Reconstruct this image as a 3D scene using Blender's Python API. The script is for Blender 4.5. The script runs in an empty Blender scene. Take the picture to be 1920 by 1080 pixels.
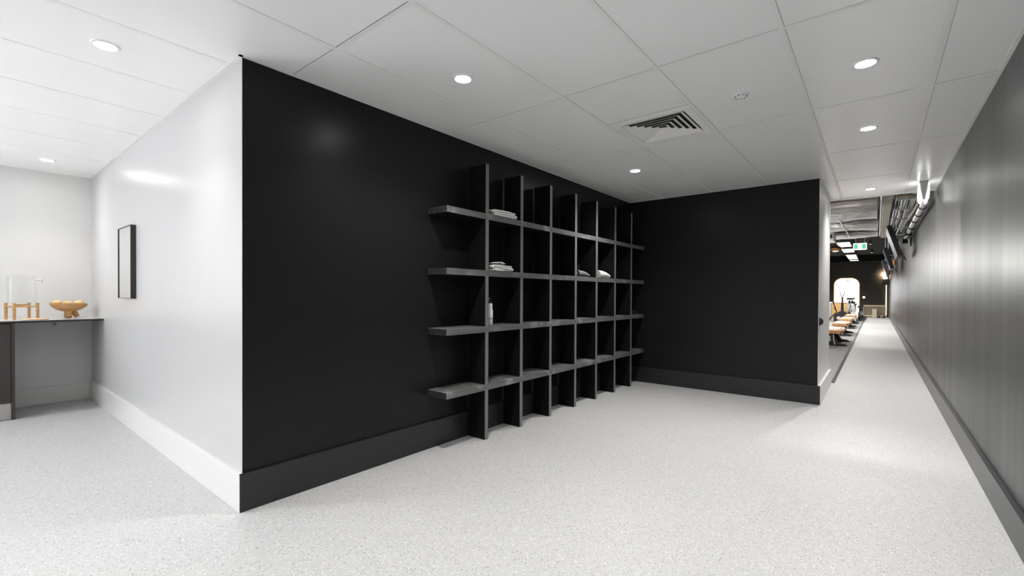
import bpy, math, random
from mathutils import Vector, Matrix

# ------------------------------------------------------------------ camera, world, exposure
scene = bpy.context.scene
COL = scene.collection
EYE = 1.158
CEIL = 2.403
XS, YL, YF, XE, XR = -2.618, .966, 5.775, -.478, .532      # shelf wall, white wall, far wall, its end, right wall
XB, YG, YEND = -6.717, 7.17, 32.0                          # alcove back wall, gym side of far wall, gym end wall

cam = bpy.data.cameras.new('camera')
cam.sensor_width = 36.0
cam.lens = 36.0 * 847.37 / 1920
cam.shift_x = -(961.36 - 960) / 1920
cam.shift_y = (558.8 - 540) / 1920
cam.clip_end = 200
co = bpy.data.objects.new('camera', cam)
COL.objects.link(co)
_r = Vector((0.77893516, 0.62708756, 0.00460527))
_u = Vector((-0.00879956, 0.00358677, 0.99995485))
_f = Vector((-0.62704273, 0.77894052, -0.00831195))
_m = Matrix((_r, _u, -_f)).transposed().to_4x4()
_m.translation = Vector((0, 0, EYE))
co.matrix_world = _m
scene.camera = co

world = bpy.data.worlds.new('world')
scene.world = world
world.use_nodes = True
world.node_tree.nodes['Background'].inputs[0].default_value = (.93, .95, 1.0, 1)
world.node_tree.nodes['Background'].inputs[1].default_value = 9.5

scene.view_settings.view_transform = 'Standard'
scene.view_settings.look = 'None'
scene.view_settings.exposure = 0.33
scene.view_settings.gamma = 1.0
scene.view_settings.use_curve_mapping = False
scene.cycles.max_bounces = 10
scene.cycles.diffuse_bounces = 6
scene.cycles.glossy_bounces = 4
scene.cycles.transmission_bounces = 8
scene.cycles.transparent_max_bounces = 24
scene.cycles.sample_clamp_indirect = 6
scene.cycles.caustics_reflective = False
scene.cycles.caustics_refractive = False

LAMP_W = 32          # downlight spot power
GYM_W = 260
PI = math.pi
rnd = random.Random(7)

# ------------------------------------------------------------------ materials
def mat(name, col, rough=.5, metal=0, spec=.5, trans=0, emis=None, es=0, ior=1.45, coat=0):
    m = bpy.data.materials.new(name)
    m.use_nodes = True
    b = m.node_tree.nodes['Principled BSDF']
    b.inputs['Base Color'].default_value = (*col, 1)
    b.inputs['Roughness'].default_value = rough
    b.inputs['Metallic'].default_value = metal
    b.inputs['Specular IOR Level'].default_value = spec
    b.inputs['Transmission Weight'].default_value = trans
    b.inputs['IOR'].default_value = ior
    b.inputs['Coat Weight'].default_value = coat
    if emis:
        b.inputs['Emission Color'].default_value = (*emis, 1)
        b.inputs['Emission Strength'].default_value = es
    return m

def N(m, typ, **kw):
    n = m.node_tree.nodes.new(typ)
    for k, v in kw.items():
        if k in n.inputs: n.inputs[k].default_value = v
        else: setattr(n, k, v)
    return n

def noise_fac(m, scale, detail=4, stretch=(1, 1, 1), lo=.4, hi=.6, rough=.55):
    """object-space noise through a ramp, gives a 0..1 value socket"""
    L = m.node_tree.links
    tc = N(m, 'ShaderNodeTexCoord'); mp = N(m, 'ShaderNodeMapping')
    mp.inputs['Scale'].default_value = stretch
    nz = N(m, 'ShaderNodeTexNoise', Scale=scale, Detail=detail, Roughness=rough)
    mr = N(m, 'ShaderNodeMapRange')
    mr.inputs['From Min'].default_value = lo; mr.inputs['From Max'].default_value = hi
    L.new(tc.outputs['Object'], mp.inputs[0]); L.new(mp.outputs[0], nz.inputs['Vector'])
    L.new(nz.outputs[0], mr.inputs['Value'])
    return mr.outputs[0]

def mixcol(m, fac, a, b):
    mx = N(m, 'ShaderNodeMix', data_type='RGBA')
    L = m.node_tree.links
    L.new(fac, mx.inputs[0])
    for s, v in ((6, a), (7, b)):
        if isinstance(v, tuple): mx.inputs[s].default_value = (*v, 1)
        else: L.new(v, mx.inputs[s])
    return mx.outputs[2]

def setcol(m, sock): m.node_tree.links.new(sock, m.node_tree.nodes['Principled BSDF'].inputs['Base Color'])
def setrough(m, fac, a, b):
    mr = N(m, 'ShaderNodeMapRange'); mr.inputs['To Min'].default_value = a; mr.inputs['To Max'].default_value = b
    m.node_tree.links.new(fac, mr.inputs['Value'])
    m.node_tree.links.new(mr.outputs[0], m.node_tree.nodes['Principled BSDF'].inputs['Roughness'])
def bump(m, fac, strength=.2, dist=.002):
    b = N(m, 'ShaderNodeBump', Strength=strength, Distance=dist)
    m.node_tree.links.new(fac, b.inputs['Height'])
    m.node_tree.links.new(b.outputs[0], m.node_tree.nodes['Principled BSDF'].inputs['Normal'])

# floor: pale grey terrazzo-like vinyl with fine dark and light specks
M_floor = mat('speckled vinyl', (.56, .56, .555), .42)
_c = noise_fac(M_floor, 1.1, 3, lo=.1, hi=.9)
_base = mixcol(M_floor, _c, (.50, .50, .50), (.54, .538, .533))
def specks(m, scale, lo, hi, pick):
    """scattered chips: Voronoi cells, only some of them kept"""
    L = m.node_tree.links
    tc = N(m, 'ShaderNodeTexCoord'); v = N(m, 'ShaderNodeTexVoronoi', Scale=scale)
    L.new(tc.outputs['Object'], v.inputs['Vector'])
    a = N(m, 'ShaderNodeMapRange'); a.inputs['From Min'].default_value = hi; a.inputs['From Max'].default_value = lo
    L.new(v.outputs['Distance'], a.inputs['Value'])
    sp = N(m, 'ShaderNodeSeparateColor'); L.new(v.outputs['Color'], sp.inputs[0])
    g = N(m, 'ShaderNodeMath', operation='LESS_THAN'); g.inputs[1].default_value = pick; L.new(sp.outputs[0], g.inputs[0])
    x = N(m, 'ShaderNodeMath', operation='MULTIPLY'); L.new(a.outputs[0], x.inputs[0]); L.new(g.outputs[0], x.inputs[1])
    return x.outputs[0]
_base = mixcol(M_floor, specks(M_floor, 95, .2, .4, .26), _base, (.25, .247, .243))
_base = mixcol(M_floor, specks(M_floor, 120, .2, .42, .3), _base, (.80, .80, .80))
_base = mixcol(M_floor, specks(M_floor, 38, .08, .14, .12), _base, (.18, .17, .17))
setcol(M_floor, _base)

M_tile = mat('ceiling tile', (.95, .95, .945), .24, spec=.45)
M_tee = mat('ceiling tee', (.85, .85, .835), .38)
M_void = mat('ceiling void', (.05, .05, .05), .9)
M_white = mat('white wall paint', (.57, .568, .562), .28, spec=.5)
M_alcove = mat('alcove paint with light added', (.78, .777, .77), .35)  # white wall paint made lighter, stands in for light in the alcove
M_whitesk = mat('white skirting paint', (.76, .755, .74), .3)
M_black = mat('black wall paint', (.0125, .0125, .014), .33, spec=.22)
_s = noise_fac(M_black, 38, 2, stretch=(1, 1, 2.5), lo=.73, hi=.77)
setcol(M_black, mixcol(M_black, _s, (.0135, .0135, .015), (.05, .05, .052)))
M_blacksk = mat('black skirting paint', (.022, .021, .021), .34)
M_right = mat('right wall satin black', (.040, .041, .043), .34, spec=.42)
_c = noise_fac(M_right, 1.0, 4, stretch=(1, 3.5, .12), lo=.1, hi=.9)
setrough(M_right, _c, .28, .44)
_h = noise_fac(M_right, 1.0, 3, stretch=(1, 5, .2), lo=.0, hi=1)
bump(M_right, _h, .12, .004)
M_rightsk = mat('right skirting paint', (.04, .04, .041), .34)

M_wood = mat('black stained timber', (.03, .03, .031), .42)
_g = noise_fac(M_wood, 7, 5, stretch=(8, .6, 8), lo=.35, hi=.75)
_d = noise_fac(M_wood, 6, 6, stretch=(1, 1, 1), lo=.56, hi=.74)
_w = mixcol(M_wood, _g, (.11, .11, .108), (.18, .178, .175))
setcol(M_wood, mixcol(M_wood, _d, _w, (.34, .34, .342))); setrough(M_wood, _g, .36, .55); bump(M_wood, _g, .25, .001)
M_upedge = mat('board edge with painted light', (.19, .19, .186), .5)  # upright fronts lighter than the sides: light painted into the colour
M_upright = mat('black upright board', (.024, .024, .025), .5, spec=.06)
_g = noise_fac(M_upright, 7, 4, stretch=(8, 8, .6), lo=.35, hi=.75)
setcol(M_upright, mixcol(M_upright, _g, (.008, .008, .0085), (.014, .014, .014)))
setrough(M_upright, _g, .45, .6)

M_endgrain = mat('dark end grain', (.03, .03, .03), .6)
_g = noise_fac(M_endgrain, 90, 3, stretch=(1.6, 1, .35), lo=.45, hi=.6)
setcol(M_endgrain, mixcol(M_endgrain, _g, (.012, .012, .012), (.07, .07, .07)))
M_ring = mat('white lamp ring', (.85, .85, .84), .4)
M_lens = mat('lamp lens', (1, 1, 1), .4, emis=(1, .985, .96), es=110)
M_frame = mat('dark bronze frame', (.045, .038, .032), .4)
M_mirror = mat('mirror glass', (.92, .93, .92), .02, metal=1)
M_bench = mat('counter laminate', (.60, .60, .59), .2)
M_edge = mat('counter edge', (.03, .028, .027), .4)
M_cab = mat('charcoal cabinet', (.05, .046, .042), .45)
M_kick = mat('brushed kickboard', (.55, .54, .52), .35, metal=.6)
M_oak = mat('honey oak', (.56, .31, .12), .5)
_g = noise_fac(M_oak, 9, 4, stretch=(1, 1, 7), lo=.3, hi=.7); setcol(M_oak, mixcol(M_oak, _g, (.63, .37, .16), (.42, .215, .08)))
M_pale = mat('pale oak', (.72, .52, .30), .5)
M_bread = mat('pale yellow rind', (.80, .60, .28), .6)
_g = noise_fac(M_bread, 30, 3, lo=.35, hi=.65); setcol(M_bread, mixcol(M_bread, _g, (.84, .68, .36), (.70, .46, .18)))
M_glass = mat('clear glass', (1, 1, 1), .01, trans=1, ior=1.45)
_nt = M_glass.node_tree; _tr = N(M_glass, 'ShaderNodeBsdfTransparent'); _gl = N(M_glass, 'ShaderNodeBsdfGlossy', Roughness=.02)
_lw = N(M_glass, 'ShaderNodeLayerWeight', Blend=.12); _mx = N(M_glass, 'ShaderNodeMixShader')
_mr = N(M_glass, 'ShaderNodeMapRange'); _mr.inputs['To Min'].default_value = .03; _mr.inputs['To Max'].default_value = .30
_tr.inputs[0].default_value = (.975, .98, .978, 1)
_nt.links.new(_lw.outputs['Facing'], _mr.inputs['Value']); _nt.links.new(_mr.outputs[0], _mx.inputs[0])
_nt.links.new(_tr.outputs[0], _mx.inputs[1]); _nt.links.new(_gl.outputs[0], _mx.inputs[2])
_nt.links.new(_mx.outputs[0], _nt.nodes['Material Output'].inputs[0])
M_chrome = mat('chrome', (.75, .76, .78), .15, metal=1)
M_plastic = mat('white plastic', (.8, .8, .79), .35)
M_dkplastic = mat('black plastic', (.02, .02, .021), .4)
M_grey = mat('grey plastic', (.3, .3, .31), .45)
M_towel = mat('white towelling', (.93, .92, .90), .95, spec=.1)
_g = noise_fac(M_towel, 300, 2, lo=.3, hi=.7); bump(M_towel, _g, .5, .002)
M_towelg = mat('grey towelling', (.20, .20, .21), .95, spec=.1)
_g = noise_fac(M_towelg, 300, 2, lo=.3, hi=.7); bump(M_towelg, _g, .5, .002)
M_strap = mat('black webbing', (.02, .02, .02), .6)
M_vent = mat('vent enamel', (.86, .855, .83), .42)
M_ventdark = mat('vent interior', (.02, .019, .018), .9)
# gym
M_gymfloor = mat('grey rubber mat', (.30, .305, .30), .6)
M_strip = mat('black rubber strip', (.05, .052, .05), .55)
M_gymwall = mat('dark taupe paint', (.035, .032, .030), .55)
M_gymceil = mat('black sprayed soffit', (.008, .008, .008), .9)
M_duct = mat('taupe foil duct', (.11, .097, .085), .38, metal=.7)
_g = noise_fac(M_duct, 1.3, 3, stretch=(.8, 1.6, 1.6), lo=.2, hi=.8); bump(M_duct, _g, .7, .04); setrough(M_duct, _g, .25, .5)
M_foil = mat('crumpled silver foil', (.85, .85, .84), .35, metal=.5)
_g = noise_fac(M_foil, 2.2, 3, stretch=(.8, 4, 4), lo=.2, hi=.8); bump(M_foil, _g, .8, .05)
M_pipe = mat('galvanised pipe', (.75, .76, .77), .35, metal=.5)
M_tray = mat('beige duct enamel', (.68, .63, .54), .6)
M_copper = mat('bronze shade', (.30, .15, .06), .3, metal=.85)
M_copperpipe = mat('lagged tan pipe', (.42, .34, .24), .45)
M_blue = mat('glossy blue-grey screen', (.08, .10, .15), .3)
M_exitgreen = mat('green sign face', (.05, .35, .20), .4, emis=(.14, .48, .31), es=.8)
M_exitwhite = mat('white sign face', (.9, .9, .9), .4, emis=(.9, 1, .97), es=.9)
M_panel = mat('lit panel face', (.8, .8, .8), .5, emis=(1, .93, .87), es=1.0)
M_warm = mat('warm lamp glow', (1, .8, .5), .5, emis=(1, .66, .30), es=5)
M_warmw = mat('warm white glow', (1, .9, .7), .5, emis=(1, .86, .62), es=3.0)
M_emerg = mat('emergency diffuser', (1, 1, 1), .5, emis=(1, 1, 1), es=2.4)
M_emgrey = mat('emergency body', (.42, .42, .42), .45)
M_orange = mat('orange tan timber', (.72, .36, .14), .4)
_g = noise_fac(M_orange, 5, 3, stretch=(1, 3, 1), lo=.3, hi=.7); setcol(M_orange, mixcol(M_orange, _g, (.78, .42, .18), (.60, .27, .09)))
M_ply = mat('birch plywood', (.74, .47, .19), .5)
M_fence = mat('cream timber', (.80, .68, .48), .5)
M_stone = mat('pinkish terrazzo panel', (.68, .62, .58), .5)
_g = noise_fac(M_stone, 14, 3, lo=.55, hi=.65); setcol(M_stone, mixcol(M_stone, _g, (.70, .64, .60), (.42, .34, .30)))
M_leaf = mat('dark olive leaf', (.10, .12, .03), .6)
M_steel = mat('dark machine steel', (.022, .022, .023), .42)
M_brownpost = mat('brown post', (.14, .06, .035), .4)
M_room = mat('bright room paint', (.9, .9, .9), .6)

# ------------------------------------------------------------------ mesh helpers
class MB:
    def __init__(s): s.v = []; s.f = []; s.mi = []
    def add(s, vs, fs, mi=0):
        o = len(s.v); s.v += [tuple(p) for p in vs]
        for f in fs: s.f.append(tuple(i + o for i in f)); s.mi.append(mi)
        return s
    def box(s, x0, x1, y0, y1, z0, z1, mi=0):
        v = [(x, y, z) for x in (x0, x1) for y in (y0, y1) for z in (z0, z1)]
        return s.add(v, [(0, 1, 3, 2), (4, 6, 7, 5), (0, 4, 5, 1), (2, 3, 7, 6), (0, 2, 6, 4), (1, 5, 7, 3)], mi)
    def prism(s, poly, a, b, axis='y', mi=0):
        """2-D outline swept from a to b along an axis"""
        n = len(poly)
        def P(p, t):
            return {'x': (t, p[0], p[1]), 'y': (p[0], t, p[1]), 'z': (p[0], p[1], t)}[axis]
        v = [P(p, a) for p in poly] + [P(p, b) for p in poly]
        f = [(i, (i + 1) % n, n + (i + 1) % n, n + i) for i in range(n)]
        f += [tuple(range(n))[::-1], tuple(range(n, 2 * n))]
        return s.add(v, f, mi)
    def tube(s, pts, r, n=10, mi=0, cap=True):
        pts = [Vector(p) for p in pts]; rs = r if isinstance(r, (list, tuple)) else [r] * len(pts)
        v = []; up = None
        for i, p in enumerate(pts):
            d = (pts[min(i + 1, len(pts) - 1)] - pts[max(i - 1, 0)]).normalized()
            if up is None:
                up = Vector((0, 0, 1)) if abs(d.z) < .9 else Vector((1, 0, 0))
            a = d.cross(up).normalized(); b = a.cross(d).normalized(); up = b
            for k in range(n):
                t = 2 * PI * k / n
                v.append(p + (a * math.cos(t) + b * math.sin(t)) * rs[i])
        f = []
        for i in range(len(pts) - 1):
            for k in range(n):
                k2 = (k + 1) % n
                f.append((i * n + k, i * n + k2, (i + 1) * n + k2, (i + 1) * n + k))
        if cap:
            f.append(tuple(range(n))[::-1]); f.append(tuple(range((len(pts) - 1) * n, len(pts) * n)))
        return s.add(v, f, mi)
    def lathe(s, prof, n=24, c=(0, 0, 0), mi=0, flip=False):
        """profile of (r, z) turned about z"""
        v = []; f = []
        for r, z in prof:
            for k in range(n):
                t = 2 * PI * k / n
                v.append((c[0] + r * math.cos(t), c[1] + r * math.sin(t), c[2] + z))
        for i in range(len(prof) - 1):
            for k in range(n):
                k2 = (k + 1) % n
                q = (i * n + k, i * n + k2, (i + 1) * n + k2, (i + 1) * n + k)
                f.append(q[::-1] if flip else q)
        return s.add(v, f, mi)
    def build(s, name, mats, parent=None, smooth=None, bevel=0, xf=None):
        me = bpy.data.meshes.new(name)
        vs = s.v if xf is None else [tuple(xf @ Vector(p)) for p in s.v]
        me.from_pydata(vs, [], s.f)
        for m in (mats if isinstance(mats, (list, tuple)) else [mats]): me.materials.append(m)
        me.polygons.foreach_set('material_index', s.mi)
        me.update()
        if smooth:
            me.shade_smooth(); me.set_sharp_from_angle(angle=math.radians(smooth))
        o = bpy.data.objects.new(name, me); COL.objects.link(o)
        if parent: o.parent = parent
        if bevel:
            b = o.modifiers.new('bevel', 'BEVEL'); b.width = bevel; b.segments = 2; b.limit_method = 'ANGLE'
        return o

def tag(o, label, cat, group=None):
    o['label'] = label; o['category'] = cat
    if group: o['group'] = group
    return o
def thing(name, label, cat, loc=(0, 0, 0), rz=0, group=None):
    o = bpy.data.objects.new(name, None); COL.objects.link(o)
    o.location = loc; o.rotation_euler = (0, 0, rz); o.empty_display_size = .1
    return tag(o, label, cat, group)
def struct(name, mb, m, parent=None, **kw):
    o = mb.build(name, m, parent, **kw)
    if parent is None: o['kind'] = 'structure'
    return o
def dup(root, loc, label=None, rz=None):
    r = root.copy(); COL.objects.link(r); r.location = loc
    if rz is not None: r.rotation_euler = (0, 0, rz)
    if label: r['label'] = label
    for ch in list(root.children):
        c = ch.copy(); COL.objects.link(c); c.parent = r
        for g in ch.children:
            d = g.copy(); COL.objects.link(d); d.parent = c
    return r

# ------------------------------------------------------------------ room shell
YB = -4.2
struct('floor', MB().box(XB - .2, XR + .2, YB, YEND + .3, -.1, 0), M_floor)

X0, Y0, S = -2.1558, 2.4379, .6      # ceiling grid origin
def keep(x0, x1, y0, y1):
    """clip a tile rectangle to the ceiling area (the block behind the shelf wall is left out)"""
    out = []
    x0 = max(x0, XB); x1 = min(x1, XR); y0 = max(y0, YB); y1 = min(y1, 7.2)
    if x1 - x0 < .03 or y1 - y0 < .03: return out
    if x1 <= XS:
        y1 = min(y1, YL)
        if y1 - y0 > .03: out.append((x0, x1, y0, y1))
    elif x0 < XS:
        if y0 < YL: out.append((x0, x1, y0, min(y1, YL)))
        if y1 > YL: out.append((XS, x1, max(y0, YL), y1))
    else:
        out.append((x0, x1, y0, y1))
    return out
tiles = MB(); grid = MB()
VI, VJ = 1, 1                         # vent cell: column 1, half row 1..2
T = .012; G = .0036
for i in range(-8, 6):
    for j in range(-12, 10, 2):
        xa, xb = X0 + i * S + T + .0016, X0 + (i + 1) * S - T
        ya, yb = Y0 + j * S + T, Y0 + (j + 2) * S - T - G
        if i == VI and j == 0: yb = Y0 + VJ * S - T - G
        for (a, b, c, d) in keep(xa, xb, ya, yb):
            jz = rnd.uniform(-.0004, .0004)
            tiles.box(a, b, c, d, CEIL + jz, CEIL + .012)
for i in range(-8, 6):
    x = X0 + i * S
    if x + T < XS: grid.box(x - T, x + T, YB, YL, CEIL - .0002, CEIL + .001)
    elif x < XR: grid.box(x - T, x + T, YB, 7.2, CEIL - .0002, CEIL + .001)
for j in range(-12, 10, 2):
    y = Y0 + j * S
    x0 = XB if y < YL else XS
    if y < 7.2: grid.box(x0, XR, y - T, y + T, CEIL - .00015, CEIL + .001)
grid.box(X0 + VI * S, X0 + (VI + 1) * S, Y0 + VJ * S - T, Y0 + VJ * S + T, CEIL - .0001, CEIL + .001)
# wall angle round the edge
w = .02
grid.box(XR - w, XR, YB, 7.2, CEIL - .002, CEIL + .001)
grid.box(XS, XS + w, YL - w, YF, CEIL - .002, CEIL + .001)
grid.box(XB, XS + w, YL - w, YL, CEIL - .002, CEIL + .001)
grid.box(XS + w, XE + w, YF - w, YF, CEIL - .002, CEIL + .001)
grid.box(XE, XE + w, YF, 7.2, CEIL - .002, CEIL + .001)
grid.box(XE, XR, 7.19, 7.21, CEIL - .012, CEIL + .04)
ceil = struct('ceiling', tiles, M_tile)
g_ = grid.build('ceiling_grid', M_tee, ceil); g_['label'] = 'flat white metal tee grid'
v_ = MB().box(XB - .2, XR + .2, YB, 7.2, CEIL + .03, CEIL + .06).build('ceiling_void', M_void, ceil)
# fascia that closes the ceiling void on the gym side
MB().box(XE, XR, 7.19, 7.21, CEIL + .03, 3.45).build('ceiling_fascia', M_gymceil, ceil)

# walls (solid)
struct('wall_left', MB().box(XS - .16, XS, YL + .001, YF + .1, 0, CEIL + .05), M_black)
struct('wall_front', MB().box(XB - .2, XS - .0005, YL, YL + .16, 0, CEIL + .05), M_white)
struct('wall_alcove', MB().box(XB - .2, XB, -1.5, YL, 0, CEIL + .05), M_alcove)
struct('wall_back', MB().box(XB - .2, XR + .2, YB - .1, YB, 0, CEIL + .05), M_white)
struct('wall_far', MB().box(XS - .16, XE - .003, YF, YF + .12, 0, CEIL + .05), M_black)
struct('wall_end', MB().box(XE - .12, XE, YF + .0005, YG, 0, CEIL + .03), M_whitesk)
struct('wall_right', MB().box(XR, XR + .2, YB, YEND, 0, 3.45), M_right)
struct('wall_gym_side', MB().box(-4.5, XE - .12, YG - .12, YG, 0, 3.45), M_gymwall)
struct('wall_gym_left', MB().box(-4.6, -4.5, YG, YEND, 0, 3.45), M_gymwall)
struct('ceiling_gym', MB().box(-4.6, XR + .2, 7.21, YEND + .2, 3.4, 3.5), M_gymceil)

# baseboards, square-edged boards with a small lip
def board(name, x0, x1, y0, y1, h, m):
    return struct(name, MB().box(x0, x1, y0, y1, 0, h), m, bevel=.0015)
t = .021
board('baseboard_left', XS, XS + t, YL - t + .0006, YF, .2, M_blacksk)
board('baseboard_front', XB, XS + t - .0006, YL - t, YL, .2, M_whitesk)
board('baseboard_alcove', XB, XB + t, -1.5, YL - t, .175, M_whitesk)
board('baseboard_far', XS + t, XE + t, YF - t, YF - .001, .2, M_blacksk)
board('baseboard_end', XE, XE + t + .004, YF - t + .004, YG, .2, M_whitesk)
b_ = board('baseboard_right', XR - .026, XR, YB, YEND, .17, M_rightsk)

# gym end wall with an arched opening into a bright room
AX0, AX1, AZ = -1.89, -.78, 2.14
def arch(n=24, grow=0, foot=0):
    r = .36
    x0, x1, z = AX0 - grow, AX1 + grow, AZ + grow
    rr = r + grow
    pts = [(x1, foot)]
    for k in range(n // 2 + 1):
        a = PI / 2 * k / (n // 2); pts.append((x1 - rr + rr * math.cos(a), z - rr + rr * math.sin(a)))
    for k in range(n // 2 + 1):
        a = PI / 2 + PI / 2 * k / (n // 2); pts.append((x0 + rr + rr * math.cos(a), z - rr + rr * math.sin(a)))
    pts.append((x0, foot))
    return pts
ap = arch()
wg = MB()
n = len(ap)
outer = []
for x, z in ap:
    outer.append((x, z))
wl, wr, wt = -4.6, XR + .2, 3.45
for (ya, flip) in ((YEND, False), (YEND + .22, True)):
    wg.add([(wl, ya, 0), (AX0, ya, 0), (AX0, ya, wt), (wl, ya, wt)], [(0, 1, 2, 3)])
    wg.add([(AX1, ya, 0), (wr, ya, 0), (wr, ya, wt), (AX1, ya, wt)], [(0, 1, 2, 3)])
    top = [(x, ya, z) for x, z in ap[1:-1]]
    m_ = len(top)
    wg.add(top + [(x, ya, wt) for x, _, z in top], [(i, i + m_, i + 1 + m_, i + 1) for i in range(m_ - 1)])
wg.add([(x, YEND, z) for x, z in ap] + [(x, YEND + .22, z) for x, z in ap], [(i, i + 1, n + i + 1, n + i) for i in range(n - 1)])
struct('wall_gym_back', wg, M_gymwall)
rm = MB()
rm.box(-3.2, .4, 35.2, 35.3, 0, 2.6); rm.box(-3.3, -3.2, 32.22, 35.3, 0, 2.6); rm.box(.4, .5, 32.22, 35.3, 0, 2.6)
rm.box(-3.3, .5, 32.22, 35.3, 2.6, 2.7); rm.box(-3.3, .5, 32.22, 35.3, -.06, -.001)
struct('wall_bright_room', rm, M_room)

def area(name, loc, size, power, color=(1, 1, 1), rot=(0, 0, 0), parent=None, sy=None):
    l = bpy.data.lights.new(name, 'AREA'); l.energy = power; l.size = size; l.color = color
    if sy: l.shape = 'RECTANGLE'; l.size_y = sy
    o = bpy.data.objects.new(name, l); COL.objects.link(o); o.location = loc; o.rotation_euler = rot
    if parent: o.parent = parent
    return o
area('bright_room_lamp', (-1.4, 33.7, 2.55), 2.4, 260)

# ------------------------------------------------------------------ downlights
lamp_meshes = {}
def downlight(x, y, label, w=1.0, z=CEIL, cone=132):
    t = thing('downlight', label, 'ceiling light', (x, y, z), group='recessed ceiling downlights')
    if not lamp_meshes:
        r = MB().lathe([(.040, -.0015), (.044, -.0015), (.046, -.006), (.056, -.005), (.060, 0)], 40).build('trim_ring', M_ring, t, smooth=40)
        l = MB().lathe([(.0001, -.003), (.034, -.0028), (.0435, -.0012)], 32, flip=False).build('lens', M_lens, t, smooth=40)
        lamp_meshes['r'] = r.data; lamp_meshes['l'] = l.data
    else:
        for nm, k in (('trim_ring', 'r'), ('lens', 'l')):
            o = bpy.data.objects.new(nm, lamp_meshes[k]); COL.objects.link(o); o.parent = t
    L = bpy.data.lights.new('downlight_beam', 'SPOT')
    L.energy = LAMP_W * w; L.spot_size = math.radians(cone); L.spot_blend = .95; L.shadow_soft_size = .035
    L.color = (1, .985, .965)
    lo = bpy.data.objects.new('downlight_beam', L); COL.objects.link(lo); lo.parent = t; lo.location = (0, 0, -.012)
    return t
downlight(-3.037, .492, 'large bright downlight in the ceiling in front of the white wall, near its black corner', .85, cone=104)
downlight(-6.095, .572, 'downlight over the counter and the wooden bowl', .8, cone=108)
downlight(-1.871, 1.856, 'downlight in front of the bare black wall, left of the shelving', 2.5)
downlight(-1.896, 4.303, 'downlight beyond the square air vent, near the top of the shelving', 2.8)
downlight(-.057, 3.068, 'downlight with a visible white ring, nearest in the row along the right wall', 2.1)
downlight(-.059, 4.267, 'middle downlight of the row leading into the corridor', 3.6)
downlight(-.067, 6.701, 'farthest downlight, just before the ceiling ends at the gym', 2.2)
for x, y, lb in ((-.06, 1.3, 'overhead, first in the row along the right wall'), (-1.87, -.7, 'behind the viewpoint, in line with the shelving lamps'), (-3.04, -1.4, 'behind the viewpoint, opposite the black corner'), (-6.1, -1.4, 'over the far left end of the counter'), (-4.6, -2.6, 'deep in the left rear of the room'), (-.06, -1.2, 'behind the viewpoint, along the right wall'), (-1.9, -2.9, 'deepest behind the viewpoint')):
    downlight(x, y, 'assumed unseen recessed downlight ' + lb, (3.0 if x > -1 else 2.2) if x > -2.5 else 1.0)  # assumed lamps out of view, added for ambient light

# ------------------------------------------------------------------ ceiling vent (four-way louvre diffuser)
vx, vy = X0 + 1.5 * S, Y0 + 1.5 * S
vt = thing('ceiling_vent', 'square white louvred air vent set in the tiled ceiling', 'air vent', (vx, vy, CEIL))
h = .288
def sq(a, z): return [(-a, -a, z), (a, -a, z), (a, a, z), (-a, a, z)]
def ringmesh(mb, a, za, b, zb, mi=0):
    mb.add(sq(a, za) + sq(b, zb), [(i, (i + 1) % 4, 4 + (i + 1) % 4, 4 + i) for i in range(4)], mi)
fr = MB(); ringmesh(fr, h, .001, h - .004, -.003); ringmesh(fr, h - .004, -.003, .232, -.003); ringmesh(fr, .232, -.003, .215, .02)
fr.build('vent_frame', M_vent, vt)
for k in range(5):
    a = .222 - k * .041
    lv = MB()
    ringmesh(lv, a, -.003, a - .030, .0135); ringmesh(lv, a - .030, .0135, a - .0305, .0120); ringmesh(lv, a - .0305, .0120, a - .0005, -.0045); ringmesh(lv, a - .0005, -.0045, a, -.003)
    lv.build('louvre', M_vent, vt)
MB().add(sq(.02, -.002), [(0, 1, 2, 3)]).build('centre_plate', M_vent, vt)
bk = MB(); bk.box(-.24, .24, -.24, .24, .10, .11); bk.box(-.25, -.235, -.25, .25, .02, .11); bk.box(.235, .25, -.25, .25, .02, .11)
bk.box(-.235, .235, -.25, -.235, .02, .11); bk.box(-.235, .235, .235, .25, .02, .11)
o_ = bk.build('vent_box', M_ventdark, vt); o_['label'] = 'dark interior of the vent'

# smoke detector
sd = thing('smoke_detector', 'small round white smoke detector on a ceiling tile', 'smoke detector', (-.668, 3.08, CEIL))
MB().lathe([(.0001, -.016), (.022, -.016), (.03, -.013), (.046, -.006), (.048, 0)], 32).build('detector_body', M_ring, sd, smooth=35)
s_ = MB()
for k in range(9):
    a = 2 * PI * k / 9 + .2
    s_.tube([(.034 * math.cos(a), .034 * math.sin(a), -.012), (.034 * math.cos(a + .35), .034 * math.sin(a + .35), -.012)], .0035, 6)
s_.build('sensor_slots', M_grey, sd)

# ------------------------------------------------------------------ shelving
sx1 = -2.41
su = thing('shelving_unit', 'large open black timber pigeonhole shelving against the black wall', 'shelves', (XS, 2.235, 0))
off = Matrix.Translation(Vector((-XS, -2.235, 0)))
UY = [2.65, 3.1, 3.552, 4.01, 4.455, 4.908, 5.36]
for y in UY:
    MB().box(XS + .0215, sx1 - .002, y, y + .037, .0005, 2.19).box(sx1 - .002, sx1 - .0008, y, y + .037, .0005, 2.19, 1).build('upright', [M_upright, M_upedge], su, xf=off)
SZ = [.441, .902, 1.347, 1.797]
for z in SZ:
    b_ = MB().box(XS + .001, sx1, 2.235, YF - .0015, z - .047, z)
    b_.mi = [0, 0, 2, 0, 1, 0]  # underside and end face take darker materials, shade painted into the colour
    b_.build('shelf', [M_wood, M_upright, M_endgrain], su, xf=off, bevel=.0012)

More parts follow.
